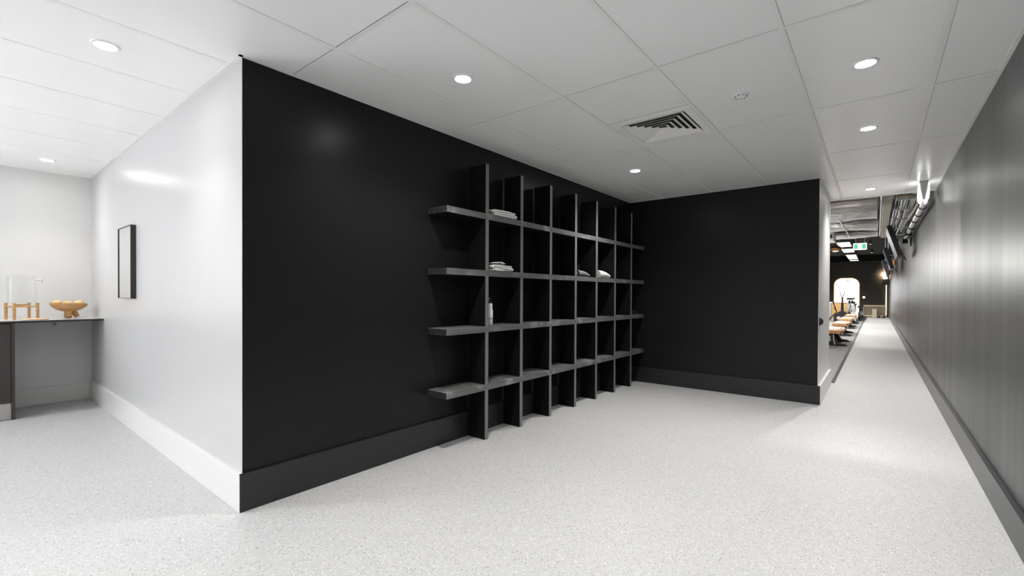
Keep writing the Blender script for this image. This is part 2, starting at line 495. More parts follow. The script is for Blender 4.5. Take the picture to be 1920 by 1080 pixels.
# towels ----------------------------------------------------------
def cloth_sheet(path, th, w0, w1, segs=10, wob=.003, seed=0, taper=None, n_sub=1):
    """a thick cloth whose side profile is path (list of (a, z)), swept along the other axis"""
    r = random.Random(seed)
    P = [Vector((a, 0, z)) for a, z in path]
    L = []; R = []
    for i, p in enumerate(P):
        d = (P[min(i + 1, len(P) - 1)] - P[max(i - 1, 0)]).normalized()
        nn = Vector((-d.z, 0, d.x))
        L.append(p + nn * th / 2); R.append(p - nn * th / 2)
    ring = L + R[::-1]; n = len(ring)
    mb = MB(); v = []
    for s in range(segs + 1):
        t = s / segs; y = w0 + (w1 - w0) * t
        k = taper(t) if taper else 1
        for i, p in enumerate(ring):
            ph = i * .7
            v.append((p.x * (1 if not taper else k) + r.uniform(-wob, wob), y + wob * 1.5 * math.sin(ph + seed) + (r.uniform(-wob, wob)),
                      max(p.z * k + r.uniform(-wob, wob) * .8, .0008)))
    f = []
    for s in range(segs):
        for i in range(n):
            i2 = (i + 1) % n
            f.append((s * n + i, s * n + i2, (s + 1) * n + i2, (s + 1) * n + i))
    m = len(P)
    for base in (0, segs * n):
        for i in range(m - 1):
            a, b, c, d = base + i, base + i + 1, base + n - 2 - i, base + n - 1 - i
            f.append((a, b, c, d) if base else (d, c, b, a))
    mb.add(v, f)
    return mb
def fold_path(width, layers, gap):
    pts = []
    for k in range(layers):
        z = gap * (k + .5)
        xs = [width * q / 6 for q in range(7)]
        if k % 2: xs = xs[::-1]
        pts += [(x, z + .0015 * math.sin(x * 40 + k)) for x in xs]
        if k < layers - 1:
            e = xs[-1]; dx = gap * .45 if not k % 2 else -gap * .45
            pts.append((e + dx, z + gap * .5))
    return pts
def spiral_path(r, turns, th):
    pts = []; n = int(turns * 16)
    for k in range(n + 1):
        a = 2 * PI * turns * k / n; rr = .006 + (r - .006) * k / n
        pts.append((rr * math.cos(a - 1.2), r + rr * math.sin(a - 1.2)))
    return pts
def soft(o, lv=1):
    m = o.modifiers.new('sub', 'SUBSURF'); m.levels = lv; m.render_levels = lv
    o.data.shade_smooth()
    return o
RZ90 = Matrix.Rotation(PI / 2, 4, 'Z')
def place(o, loc, rz=0): o.location = loc; o.rotation_euler = (0, 0, rz)

o = cloth_sheet(fold_path(.285, 3, .0175), .0155, -.155, 0, 8, .0042, 3).build('folded_towel', M_towel)
soft(o); place(o, (-2.595, 2.755, SZ[3]), 0)
o.rotation_euler = (0, 0, PI / 2); o.location = (-2.59 + .03, 2.752, SZ[3] + .001)
tag(o, 'white folded towel on the top shelf, first pigeonhole from the left', 'towel')
o = cloth_sheet(fold_path(.25, 3, .0175), .0155, -.16, 0, 8, .0048, 5).build('folded_towel', M_towel)
soft(o); o.rotation_euler = (0, 0, PI / 2); o.location = (-2.57, 2.752, SZ[2] + .001)
tag(o, 'white rumpled folded towel on the second shelf from the top, above the bottle', 'towel')
o = cloth_sheet([(0, .006), (.03, .012), (.06, .006), (.09, .020), (.12, .022), (.15, .008), (.17, .006)], .006, -.09, 0, 6, .003, 9).build('face_cloth', M_towel)
soft(o); o.rotation_euler = (0, 0, PI / 2 - .05); o.location = (-2.53, 2.768, SZ[2] + .059)
tag(o, 'thin white cloth lying on the rumpled folded towel', 'cloth')

def roll(label, m, y0, y1, r, x, seed):
    def tp(t): return 1.0 - .55 * t ** 2.2
    mb = cloth_sheet(spiral_path(r, 3.0, .01), r * .2, 0, y1 - y0, 10, .0014, seed, taper=tp)
    o = mb.build('rolled_towel', m); soft(o)
    o.location = (x, y0, SZ[2] + .002)
    return tag(o, label, 'towel')
r_ = roll('dark grey rolled towel on the second shelf from the top', M_towelg, 4.135, 4.395, .036, -2.462, 2)
s_ = MB().lathe([(.0001, 0), (.011, .0), (.012, .006), (.0001, .007)], 16).build('white_tag', M_plastic, r_, xf=Matrix.Rotation(PI / 2, 4, 'X'))
s_.location = (.0, -.002, .036); s_['label'] = 'small white badge'
roll('white rolled towel showing its spiral end, right of the dark grey one', M_towel, 4.595, 4.885, .045, -2.463, 4)

# bottle
bt = thing('drink_bottle', 'slim white drink bottle with a black cap on the third shelf, behind the first upright', 'bottle', (-2.500, 2.790, SZ[1]))
MB().lathe([(.0001, .001), (.030, .001), (.033, .006), (.033, .05), (.0335, .055), (.034, .115), (.028, .14), (.030, .162), (.028, .175), (.024, .18), (.0001, .18)], 28).build('bottle_body', M_towel, bt, smooth=40)
c_ = MB().lathe([(.0335, .052), (.0352, .053), (.0352, .059), (.0335, .060)], 28).build('band', M_grey, bt, smooth=60); c_['label'] = 'thin grey band'
c_ = MB().lathe([(.024, .178), (.024, .198), (.012, .203), (.011, .216), (.0001, .217)], 24).build('cap', M_dkplastic, bt, smooth=40); c_['label'] = 'black cap'
MB().lathe([(.011, .2165), (.008, .2215), (.0001, .222)], 16).build('spout', M_plastic, bt, smooth=40)

# strap on the right end of third shelf
st = thing('tangled_strap', 'black tangled strap with a hanging cord at the far end of the third shelf', 'strap', (-2.50, 5.64, SZ[1]))
mb = MB(); q = []
for k in range(40):
    a = k * .62; rr = .03 + .035 * abs(math.sin(k * .37))
    q.append((rr * math.cos(a) * .7, rr * math.sin(a) * 1.2, .007 + .035 * (1 - math.cos(k * .23)) * .5))
mb.tube(q, .005, 6); mb.build('webbing', M_strap, st, smooth=60)
MB().tube([(.05, .03, .01), (.085, .06, .012), (.094, .075, 0), (.095, .077, -.05), (.097, .077, -.15), (.094, .08, -.20)], .0025, 6).build('cord', M_strap, st, smooth=60)

# small half-round fitting on the end wall
pk = thing('wall_hook', 'small black half-round fitting on the white end of the black wall', 'fitting', (XE, 5.87, .878))
pk.scale = (.8, .6, .72)
mb = MB(); pts = [(.0, -.055)] + [(.045 * math.cos(a), -.055 + .11 * (.5 + .5 * math.sin(a))) for a in [(-PI / 2 + PI * k / 12) for k in range(13)]] + [(0, .055)]
mb.prism([(p[0], p[1]) for p in pts], -.05, .05, 'y'); mb.build('body', M_dkplastic, pk, smooth=40)
MB().box(0, .003, -.06, .06, -.065, .065).build('back_plate', M_dkplastic, pk)

# ------------------------------------------------------------------ mirror on white wall
mr = thing('wall_mirror', 'rectangular mirror in a thin dark box frame on the white wall', 'mirror', (-5.035, YL, 1.107))
W2, H2, D2 = .225, .614, .036
f_ = MB(); th = .005
f_.box(-W2, -W2 + th, -D2, 0, 0, H2); f_.box(W2 - th, W2, -D2, 0, 0, H2)
f_.box(-W2 + th, W2 - th, -D2, 0, 0, th); f_.box(-W2 + th, W2 - th, -D2, 0, H2 - th, H2)
f_.build('mirror_frame', M_frame, mr)
MB().box(-W2 + th, W2 - th, -.031, -.004, th, H2 - th).build('mirror_glass', M_mirror, mr)

# ------------------------------------------------------------------ counter and cabinet
cf = -6.08
ct = thing('counter_top', 'thin grey counter top with a black edge running to the white wall', 'counter', (XB, YL, 0))
of2 = Matrix.Translation(Vector((-XB, -YL, 0)))
MB().box(XB + .001, cf - .002, -1.5, YL - .001, .8925, .896).build('surface', M_bench, ct, xf=of2)
MB().box(XB + .001, cf, -1.5, YL - .001, .874, .8925).build('edge', M_edge, ct, xf=of2, bevel=.001)
cb = thing('base_cabinet', 'charcoal base cabinet under the left end of the counter', 'cabinet', (XB, .36, 0))
of3 = Matrix.Translation(Vector((-XB, -.36, 0)))
MB().box(XB + .022, cf - .002, .338, .36, 0, .871).build('side_panel', M_cab, cb, xf=of3)
MB().box(XB + .022, cf - .03, -1.5, .337, .15, .871).build('body', M_cab, cb, xf=of3)
MB().box(cf - .029, cf - .008, -.26, .334, .152, .868).build('door', M_cab, cb, xf=of3)
MB().box(cf - .029, cf - .008, -.864, -.264, .152, .868).build('door', M_cab, cb, xf=of3)
k_ = MB().box(cf - .045, cf - .03, -1.5, .337, .004, .149).build('kickboard', M_kick, cb, xf=of3); k_['label'] = 'pale metal kickboard'

# power outlet below the counter
ol = thing('power_outlet', 'white double power outlet under the counter', 'power outlet', (XB, .64, .835))
MB().box(.0, .009, -.058, .058, -.036, .036).build('outlet_plate', M_plastic, ol, bevel=.002)
s_ = MB()
for yy in (-.03,):
    s_.box(.009, .0095, yy - .008, yy - .005, -.004, .006); s_.box(.009, .0095, yy + .005, yy + .008, -.004, .006); s_.box(.009, .0095, yy - .0015, yy + .0015, -.016, -.008)
s_.build('socket_slots', M_dkplastic, ol)
pg = thing('plug_adapter', 'white plug adapter pushed into the outlet under the counter', 'plug', (XB + .009, .675, .828))
mb = MB(); mb.tube([(0, 0, 0), (.04, 0, 0), (.045, 0, 0)], [.024, .024, .02], 20); mb.tube([(.022, 0, -.024), (.022, 0, -.05)], .011, 12)
mb.build('plug_body', M_plastic, pg, smooth=40)
MB().tube([(.046, 0, 0), (.047, 0, 0)], .012, 16).build('plug_face', M_grey, pg)

# bowl ----------------------------------------------------------
CZ = .896
bx, by = -6.42, .752
bw = thing('footed_bowl', 'honey-coloured wooden bowl on three stubby legs on the counter', 'bowl', (bx, by, CZ))
prof = [(.0001, .058), (.05, .060), (.10, .078), (.135, .105), (.152, .140), (.156, .143), (.158, .139), (.142, .100), (.105, .070), (.0001, .070)]
prof = [(.0001, .066), (.05, .069), (.095, .088), (.128, .116), (.145, .146), (.140, .148), (.12, .122), (.088, .098), (.05, .083), (.0001, .079)]
bd = MB().lathe(prof, 40).build('bowl_dish', M_oak, bw, smooth=50)
for v in bd.data.vertices:
    rr_ = math.hypot(v.co.x, v.co.y)
    if rr_ > .11: v.co.z += .006 * (rr_ - .11) / .035 * math.sin(3 * math.atan2(v.co.y, v.co.x) + 1)
for a in (-.05, 1.5, 3.3):
    c, s = math.cos(a), math.sin(a)
    MB().tube([(c * .028, s * .028, .082), (c * .046, s * .046, .04), (c * .062, s * .062, .0105)], [.026, .024, .021], 14).build('leg', M_oak, bw, smooth=40)
fruit = None
FR = [((.02, -.088), .112, 'pale yellow round fruit at the left rim of the bowl'),
      ((.01, -.010), .106, 'pale yellow round fruit in the middle of the bowl'),
      ((.0, .075), .110, 'pale yellow round fruit at the right of the bowl')]
for k, ((px, py), pz, lb) in enumerate(FR):
    if fruit is None:
        mb = MB(); pr_ = []
        for i in range(13):
            a = -PI / 2 + PI * i / 12
            pr_.append((max(.0001, .034 * math.cos(a)), .030 * math.sin(a) + (.003 if i == 12 else 0)))
        mb.lathe(pr_, 20); fruit = mb.build('fruit', M_bread, smooth=60); o = fruit
    else:
        o = fruit.copy(); COL.objects.link(o)
    o.location = (bx + px, by + py, CZ + pz + .044); o.rotation_euler = (k * .2, .15 * k, k * .3); o.scale = (1.05, 1.15, .85)
    tag(o, lb, 'fruit', 'fruit in the wooden bowl')

# dispenser stand, glass jar and round board
dx, dy = -6.41, .425
ds = thing('dispenser_stand', 'low four-legged honey oak stand under the glass drink dispenser', 'stand', (dx, dy, CZ))
LG = [(.10, -.055), (-.055, -.10), (.055, .10), (-.10, .055)]
for px, py in LG:
    a = Matrix.Translation(Vector((px, py, 0))) @ Matrix.Rotation(.3, 4, 'Z')
    MB().tube([(0, 0, 0), (0, 0, .158)], .0115, 12).build('leg', M_oak, ds, smooth=40, xf=a)
MB().tube([(LG[0][0], LG[0][1], .138), (LG[3][0], LG[3][1], .138)], .008, 8).build('rail', M_oak, ds, smooth=40)
MB().tube([(LG[1][0], LG[1][1], .121), (LG[2][0], LG[2][1], .121)], .008, 8).build('rail', M_oak, ds, smooth=40)
jr = thing('drink_dispenser', 'upturned clear glass drink dispenser on the oak stand', 'drink dispenser', (dx, dy, CZ + .147))
MB().lathe([(.090, 0), (.098, .004), (.100, .02), (.100, .250), (.096, .265), (.085, .273), (.0001, .274)], 40).build('jar', M_glass, jr, smooth=45)
mb = MB(); mb.tube([(.02, .094, .235), (.022, .112, .235), (.024, .135, .235)], [.012, .010, .008], 12); mb.tube([(.024, .132, .235), (.024, .132, .212)], .006, 10); mb.tube([(.024, .132, .235), (.024, .132, .250), (.024, .150, .257)], .004, 8)
mb.build('tap', M_chrome, jr, smooth=40)
rb = MB().lathe([(.0001, 0), (.085, 0), (.09, .003), (.09, .009), (.085, .012), (.0001, .012)], 40).build('serving_board', M_pale, smooth=40)
rb.location = (-6.24, .47, CZ + .001); tag(rb, 'thin round pale oak board lying in front of the dispenser stand', 'board')
rb.location = (-6.215, .50, CZ + .0005)

# ------------------------------------------------------------------ emergency light on corridor ceiling
em = thing('emergency_light', 'white ceiling-mounted light with two glowing sides where the corridor ceiling ends', 'emergency light', (.388, 6.62, CEIL - .003))
mb = MB(); mb.prism([(-.036, 0), (.036, 0), (.03, -.08), (.010, -.20), (-.010, -.20), (-.03, -.08)], -.05, .06, 'y'); mb.build('body', M_emgrey, em)
for s in (-1, 1):
    mb = MB(); mb.prism([(s * .037, -.02), (s * .043, -.035), (s * .045, -.14), (s * .042, -.185), (s * .030, -.215), (s * .012, -.222), (s * .011, -.205), (s * .020, -.15), (s * .031, -.082)], -.056, .14, 'y')
    mb.build('diffuser', M_emerg, em, smooth=50)

# ------------------------------------------------------------------ gym: floor
gf = struct('floor_gym_mat', MB().box(-4.5, -.462, YG + .1, YEND, 0, .006), M_gymfloor)
struct('trim_1', MB().box(-.462, -.425, YG + .17, 31.0, 0, .009), M_strip)

# gym services overhead
tag(MB().box(-4.4, .03, 9.2, 10.45, 2.7, 3.2).build('air_duct', M_duct, bevel=.03), 'wide taupe foil-wrapped duct crossing just behind the white ceiling', 'duct')
def flex(label, y, z, r, seed):
    rr = random.Random(seed); pts = []; rs = []
    for k in range(34):
        x = -4.4 + 4.4 * k / 33
        pts.append((x, y + .04 * math.sin(k * .5 + seed), z + .02 * math.sin(k * .4 + seed * 2) + .04 * (x + 1) * .3)); rs.append(r * (1 + .10 * rr.uniform(-1, 1)))
    o = MB().tube(pts, rs, 18).build('flexible_duct', M_foil, smooth=80)
    for xx in (-3.2, -1.8, -.4):
        MB().tube([(xx, y, z), (xx, y, 3.4)], .006, 6).build('hanger_rod', M_dkplastic, o)
    return tag(o, label, 'duct', 'silver flexible ducts over the gym')
flex('thick silver flexible duct nearest the white ceiling', 12.1, 2.9, .16, 1)
flex('silver flexible duct in the middle of the three', 13.75, 2.88, .15, 2)
flex('thin silver flexible duct farthest into the gym, above the exit sign', 15.8, 2.87, .10, 3)
tag(MB().box(.075, .20, 8.0, 16.2, 2.77, 2.95).build('service_duct', M_tray, bevel=.004), 'beige rectangular service duct running down the gym', 'duct')
tag(MB().tube([(.45, 7.5, 2.31), (.45, 12.0, 2.33)], .036, 16).build('wall_pipe', M_pipe, smooth=50), 'silver jointed pipe running high along the right wall', 'pipe')
jp = bpy.data.objects['wall_pipe']
for y in (7.8, 8.5, 9.2, 10.1, 11.0):
    MB().tube([(.45, y, 2.312), (.45, y + .05, 2.312)], .043, 16).build('joint', M_dkplastic, jp, smooth=50)
tag(MB().tube([(.20, 8.15, 2.52), (.33, 8.15, 2.525), (.40, 8.15, 2.51), (.43, 8.2, 2.47), (.44, 8.3, 2.43), (.435, 9.2, 2.45), (.42, 10.4, 2.48)], .022, 12).build('tan_pipe', M_copperpipe, smooth=60), 'tan lagged pipe bending down beside the silver pipe', 'pipe')
# conduits
cr = random.Random(11)
for k in range(18):
    x = .218 + .0150 * k; z = 2.60 + .055 * ((k * 2) % 5) + cr.uniform(0, .02); r = cr.uniform(.005, .011)
    y0 = 7.6 + cr.uniform(0, 2.6); y1 = y0 + cr.uniform(3.0, 6.5)
    o = MB().tube([(x, y0, z), (x + .01, (y0 + y1) / 2, z + .01), (x - .01, y1, z + cr.uniform(-.03, .06))], r, 8).build('conduit', M_pipe, smooth=60)
    tag(o, 'thin silver conduit in the overhead bundle beside the right wall', 'conduit', 'thin silver conduits over the gym')
for k, (x, y, z, l) in enumerate(((.30, 8.8, 2.99, 1.6), (.36, 12.2, 3.02, 2.2), (.40, 10.6, 3.0, 1.5))):
    q = [(x + .03 * math.sin(i * 1.3 + k), y + l * i / 9, z + .025 * math.sin(i * 1.9 + k)) for i in range(10)]
    tag(MB().tube(q, [.035 + .006 * (i % 2) for i in range(10)], 12).build('foil_hose', M_foil, smooth=80),
        ['crumpled foil hose nearest the white ceiling, among the conduits', 'crumpled foil hose farthest into the gym, among the conduits', 'crumpled foil hose highest and closest to the right wall'][k], 'hose')
HB = ['first channel hanger behind the white ceiling edge', 'second channel hanger of the overhead conduits', 'third channel hanger, before the nearest wall screen', 'fourth channel hanger of the overhead conduits', 'farthest channel hanger of the overhead conduits']
for k, y in enumerate((8.6, 9.6, 10.8, 12.2, 13.6)):
    mb = MB(); mb.box(.215, .49, y, y + .03, 2.545, 2.57); mb.tube([(.22, y + .02, 2.56), (.22, y + .02, 3.4)], .005, 6); mb.tube([(.47, y + .02, 2.56), (.47, y + .02, 3.4)], .005, 6)
    tag(mb.build('pipe_hanger', M_pipe), HB[k], 'bracket', 'channel hangers over the gym')
# white cross pipes left of beige duct
mb = MB(); mb.tube([(.052, 8.6, 3.1), (.052, 8.6, 2.68), (.052, 11.5, 2.70), (.052, 15.5, 2.76)], .016, 8)
tag(mb.build('white_pipe', M_plastic, smooth=60), 'white pipe branching beside the beige service duct', 'pipe')
tag(MB().tube([(-.60, 11.3, 2.70), (-.56, 14.6, 2.70)], .016, 8).build('white_pipe', M_plastic, smooth=60), 'white pipe crossing under the left part of the flexible ducts', 'pipe')
# hung air conditioner
ac = thing('air_conditioner', 'white air-conditioning unit hung high at the left of the gym', 'air conditioner', (-1.235, 15.0, 2.62))
MB().box(-.35, .35, -.35, .35, 0, .42).build('casing', M_plastic, ac, bevel=.02)
for xx in (-.3, .3): MB().tube([(xx, 0, .4), (xx, 0, .78)], .008, 6).build('hanger_rod', M_dkplastic, ac)
MB().box(-.30, .30, -.37, -.352, .06, .16).build('grille', M_dkplastic, ac)
# lit panels
pn = None
for k, y in enumerate((20.35, 23.3, 26.7, 28.9, 30.7)):
    lb = ['nearest and largest lit white ceiling panel over the gym', 'second lit white ceiling panel over the gym', 'third lit ceiling panel over the gym', 'fourth, narrow-looking lit ceiling panel over the gym', 'farthest lit ceiling panel over the gym'][k]
    if pn is None:
        pn = thing('ceiling_panel', lb, 'ceiling panel', (-.97, y, 3.1), group='lit ceiling panels in a row')
        MB().box(-.20, .20, 0, 1.9, .002, .05).build('panel_body', M_dkplastic, pn)
        MB().box(-.192, .192, .01, 1.89, -.003, .002).build('panel_face', M_panel, pn)
        for xx in (-.15, .15): MB().tube([(xx, .9, .05), (xx, .9, .3)], .004, 6).build('hanger', M_pipe, pn)
    else:
        q_ = dup(pn, (-.97, y, 3.1), lb)
        if k >= 3: q_.scale = (1, .55 if k == 3 else .45, 1)
pl_ = thing('pendant_lamp', 'round smoky pendant lamp beside the lit ceiling panels', 'lamp', (-1.17, 20.0, 2.86))
MB().lathe([(.0001, .10), (.05, .10), (.15, .06), (.20, 0), (.17, -.06), (.08, -.10), (.0001, -.105)], 28).build('shade', M_copper, pl_, smooth=50)
MB().tube([(0, 0, .1), (0, 0, .54)], .008, 8).build('rod', M_dkplastic, pl_)
MB().lathe([(.0001, -.112), (.05, -.110), (.09, -.097)], 20).build('bulb', M_warmw, pl_)
area('pendant_glow', (0, 0, -.14), .15, 14, (1, .85, .7), parent=pl_)
# exit sign
ex = thing('exit_sign', 'green and white illuminated exit sign hanging in the gym', 'exit sign', (-.468, 20.0, 2.772))
MB().box(-.19, .19, -.02, .02, 0, .235).build('sign_box', M_exitwhite, ex, bevel=.012)
for a, b in ((-.165, -.062), (.055, .165)): MB().box(a, b, -.0235, -.0215, .035, .2).build('green_panel', M_exitgreen, ex)
mb = MB(); mb.tube([(.0, -.024, .17), (.002, -.024, .168)], .012, 8)
mb.prism([(-.008, .15), (.010, .15), (.006, .10), (-.010, .10)], -.025, -.0235, 'y'); mb.prism([(.006, .105), (.022, .075), (.015, .07), (-.002, .10)], -.025, -.0235, 'y')
mb.prism([(-.004, .105), (-.022, .07), (-.014, .068), (.004, .10)], -.025, -.0235, 'y'); mb.prism([(.008, .148), (.026, .125), (.02, .12), (.004, .14)], -.025, -.0235, 'y')
s_ = mb.build('running_figure', M_exitgreen, ex)
for xx in (-.12, .13): MB().tube([(xx, 0, .235), (xx, 0, .63)], .006, 6).build('hanger', M_pipe, ex)

# wall sconces
sc0 = None
SC = [((XR, 12.05, 2.30), 'bronze cone sconce nearest on the right wall, below the silver pipe'),
      ((XR, 19.2, 2.24), 'second bronze sconce along the right wall, under the first screen'),
      ((XR, 26.6, 2.22), 'farthest dark sconce along the right wall')]
for loc, lb in SC:
    if sc0 is None:
        sc0 = thing('wall_sconce', lb, 'wall lamp', loc, group='sconces along the right wall')
        MB().box(-.02, 0, -.055, .055, -.14, .14).build('back_plate', M_dkplastic, sc0, bevel=.003)
        MB().tube([(-.02, 0, .03), (-.06, 0, .03)], .009, 8).build('arm', M_dkplastic, sc0)
        MB().lathe([(.0001, .09), (.032, .09), (.046, -.08), (.043, -.08), (.029, .085)], 24, c=(-.095, 0, 0)).build('shade', M_copper, sc0, smooth=40)
    else: dup(sc0, loc, lb)
# glowing sconce at far end
ws = thing('wall_lamp', 'small glowing lamp high in the far right corner of the gym', 'wall lamp', (.36, 31.9, 2.35))
MB().lathe([(.0001, -.26), (.10, -.26), (.05, 0), (.0001, .0)], 20, c=(0, 0, 0)).build('glow', M_warmw, ws, smooth=40)
MB().box(-.03, .03, .02, .1, -.1, .1).build('bracket', M_dkplastic, ws)
area('corner_glow', (-.06, -.1, .0), .12, 10, (1, .75, .45), rot=(PI * .45, 0, -.3), parent=ws)

# tilted wall screens
tv0 = None
TV = [((.37, 10.95, 1.925), 'nearest tilted screen on the right wall of the gym'), ((.36, 15.7, 1.91), 'second tilted screen on the right wall of the gym'), ((.355, 20.6, 1.88), 'third tilted screen on the right wall of the gym')]
for loc, lb in TV:
    if tv0 is None:
        tv0 = thing('wall_screen', lb, 'screen', loc, group='tilted screens along the right wall')
        A = Matrix.Rotation(-.29, 4, 'Y')
        MB().box(-.075, 0, 0, 1.15, 0, .58).build('casing', M_dkplastic, tv0, xf=A, bevel=.004)
        MB().box(-.078, -.075, .02, 1.13, .02, .56).build('screen', M_blue, tv0, xf=A)
        mb = MB(); mb.tube([(-.12, .35, .50), (-.12, .35, 1.47)], .016, 8); mb.build('ceiling_pole', M_pipe, tv0)
        MB().tube([(-.10, 1.05, .42), (.158, 1.05, .42)], .018, 8).build('wall_arm', M_pipe, tv0)
        mb = MB(); mb.tube([(-.03, .05, .01), (.02, .04, -.07), (.05, .2, -.10), (.03, .5, .02)], .007, 6); mb.build('cable', M_dkplastic, tv0)
    else: dup(tv0, loc, lb)

# dark bulkhead at gym end
struct('trim_2', MB().box(-4.5, XR, 31.4, 31.999, 3.06, 3.4), M_gymceil)

# arch glow strip
ar = MB(); a0 = arch(24, .0); a1 = arch(24, .03)
n = len(a0)
ar.add([(x, YEND - .03, z) for x, z in a0] + [(x, YEND - .03, z) for x, z in a1] + [(x, YEND - .002, z) for x, z in a0] + [(x, YEND - .002, z) for x, z in a1],
       [(i, i + 1, n + i + 1, n + i) for i in range(n - 1)] + [(i, 2 * n + i, 2 * n + i + 1, i + 1) for i in range(n - 1)] + [(n + i, n + i + 1, 3 * n + i + 1, 3 * n + i) for i in range(n - 1)])
tag(ar.build('arch_light', mat('amber strip', (1, .7, .3), .5, emis=(1, .62, .25), es=.9)), 'amber glowing strip round the arched opening at the gym end', 'light strip')
tag(MB().box(.395, .425, 31.93, 31.98, .10, 1.75).build('light_tube', M_warmw), 'vertical warm light tube at the far right corner of the gym', 'light')
tag(MB().lathe([(.0001, 0), (.05, 0), (.055, .02), (.0001, .03)], 24).build('round_light', M_warmw, xf=Matrix.Translation(Vector((-.55, YEND, 1.08))) @ Matrix.Rotation(PI / 2, 4, 'X')), 'small round glowing wall light right of the arch', 'wall lamp')

# fence
fe = thing('slatted_fence', 'low cream timber slatted fence in front of the gym end wall', 'fence', (-.76, 31.3, 0))
MB().box(0, 1.16, 0, .05, .60, .66).build('top_rail', M_fence, fe)
MB().box(0, 1.16, 0, .05, .04, .12).build('bottom_rail', M_fence, fe)
for k in range(19): MB().box(.012 + k * .0622, .036 + k * .0622, .01, .04, .12, .60).build('slat', M_fence, fe)
cbx = tag(MB().box(-.18, .02, 31.0, 31.2, 0, .46).build('storage_box', M_fence, bevel=.01), 'cream timber box standing in front of the slatted fence', 'box')
kb = None
for x, y, lb in ((.10, 30.6, 'black kettlebell by the fence, left of the pair'), (.31, 30.6, 'black kettlebell by the fence, next to the right wall')):
    if kb is None:
        kb = thing('kettlebell', lb, 'kettlebell', (x, y, 0), group='kettlebells by the fence')
        MB().lathe([(.0001, 0), (.05, .0), (.085, .04), (.095, .09), (.07, .15), (.03, .17), (.0001, .172)], 20).build('ball', M_steel, kb, smooth=50)
        MB().tube([(-.06, 0, .13), (-.065, 0, .2), (-.03, 0, .24), (.03, 0, .24), (.065, 0, .2), (.06, 0, .13)], .014, 8).build('handle', M_steel, kb, smooth=60)
    else: dup(kb, (x, y, 0), lb).scale = (.7, .7, .7)
kb.scale = (.7, .7, .7)

# ------------------------------------------------------------------ gym: wood-topped benches
def bench(loc, lb, first=[None]):
    if first[0] is not None: return dup(first[0], loc, lb)
    t = thing('exercise_bench', lb, 'exercise bench', loc, group='timber-topped exercise benches')
    first[0] = t
    mb = MB(); mb.prism([(-.34, -.0), (.0, .0), (.045, .5), (.045, 1.3), (.0, 1.75), (-.34, 1.75)], .275, .345, 'z'); mb.build('bench_top', M_orange, t, bevel=.008)
    mb = MB(); mb.prism([(-.31, .02), (-.06, .02), (-.03, .5), (-.03, 1.25), (-.06, 1.7), (-.31, 1.7)], .3455, .352, 'z'); o = mb.build('pad', mat('worn pale pad', (.72, .60, .52), .5), t); o['label'] = 'pale worn centre of the top'
    MB().box(-.34, -.18, .12, .26, .03, .275).build('post', M_steel, t, bevel=.01)
    MB().box(-.34, -.18, 1.40, 1.54, .03, .275).build('post', M_steel, t, bevel=.01)
    for y0 in (.02, 1.28):
        mb = MB(); mb.prism([(-.42, .007), (.13, .007), (.06, .05), (-.05, .06), (-.12, .20), (-.22, .20), (-.24, .06), (-.42, .05)], y0 + .02, y0 + .22, 'y'); mb.build('foot', M_steel, t, bevel=.006)
    MB().box(-.30, -.22, .2, 1.45, .09, .15).build('rail', M_steel, t)
    mb = MB(); mb.tube([(-.13, .04, .26), (-.12, .02, .12), (-.09, .0, .03)], .013, 8); mb.tube([(-.31, .06, .26), (-.31, .04, .05)], .03, 10); mb.tube([(-.20, .05, .22), (-.19, .03, .10)], .018, 8)
    mb.build('mechanism', M_pipe, t, smooth=50)
    return t
bench((-.64, 12.75, .006), 'nearest timber-topped exercise bench in the gym')
bench((-.66, 16.1, .006), 'second timber-topped exercise bench in the gym')
bench((-.68, 19.7, .006), 'third timber-topped exercise bench in the gym')
bench((-.68, 23.0, .006), 'farthest timber-topped exercise bench in the gym')

# Y-armed machine
yx, yy = -1.19, 25.0
ym = thing('cable_machine', 'dark exercise machine with two long raised arms forming a Y', 'exercise machine', (yx, yy, .006))
MB().tube([(0, 0, .35), (0, 0, .82)], [.06, .045], 10).build('post', M_steel, ym, smooth=40)
MB().tube([(0, 0, .82), (0, 0, 1.10)], [.05, .045], 10).build('sleeve', M_brownpost, ym, smooth=40)
MB().tube([(0, 0, 1.0), (-.10, 0, 1.35), (-.20, 0, 1.72)], [.022, .016, .012], 8).build('arm', M_steel, ym, smooth=40)
MB().tube([(0, 0, 1.0), (.09, 0, 1.38), (.185, 0, 1.83)], [.022, .016, .012], 8).build('arm', M_steel, ym, smooth=40)
MB().lathe([(.0001, 0), (.04, .01), (.04, .04), (.0001, .05)], 12, c=(.19, 0, 1.82)).build('pulley', M_steel, ym, smooth=40)
MB().tube([(-.36, 0, .90), (-.30, -.1, .86), (-.12, -.15, .83), (.12, -.15, .83), (.28, -.1, .86), (.36, 0, .94)], .016, 8).build('handlebar', M_steel, ym, smooth=50)
MB().tube([(-.30, -.1, .86), (-.27, -.1, .55), (-.18, -.05, .42)], .015, 8).build('side_arm', M_brownpost, ym, smooth=50)
MB().tube([(.30, -.1, .80), (.28, -.1, .58), (.22, -.05, .45)], .015, 8).build('side_arm', M_brownpost, ym, smooth=50)
mb = MB(); mb.prism([(-.30, .30), (0, .52), (.30, .30), (.30, .02), (-.30, .02)], -.2, .2, 'y'); mb.build('base', M_steel, ym, bevel=.02)
MB().tube([(-.34, 0, .86), (-.20, 0, .42), (-.42, 0, .16), (-.50, 0, .02)], .022, 8).build('strut', M_steel, ym, smooth=30)
o = MB().tube([(-.12, -.21, .16), (-.12, -.24, .16)], .075, 18).build('wheel', M_pipe, ym, smooth=40)

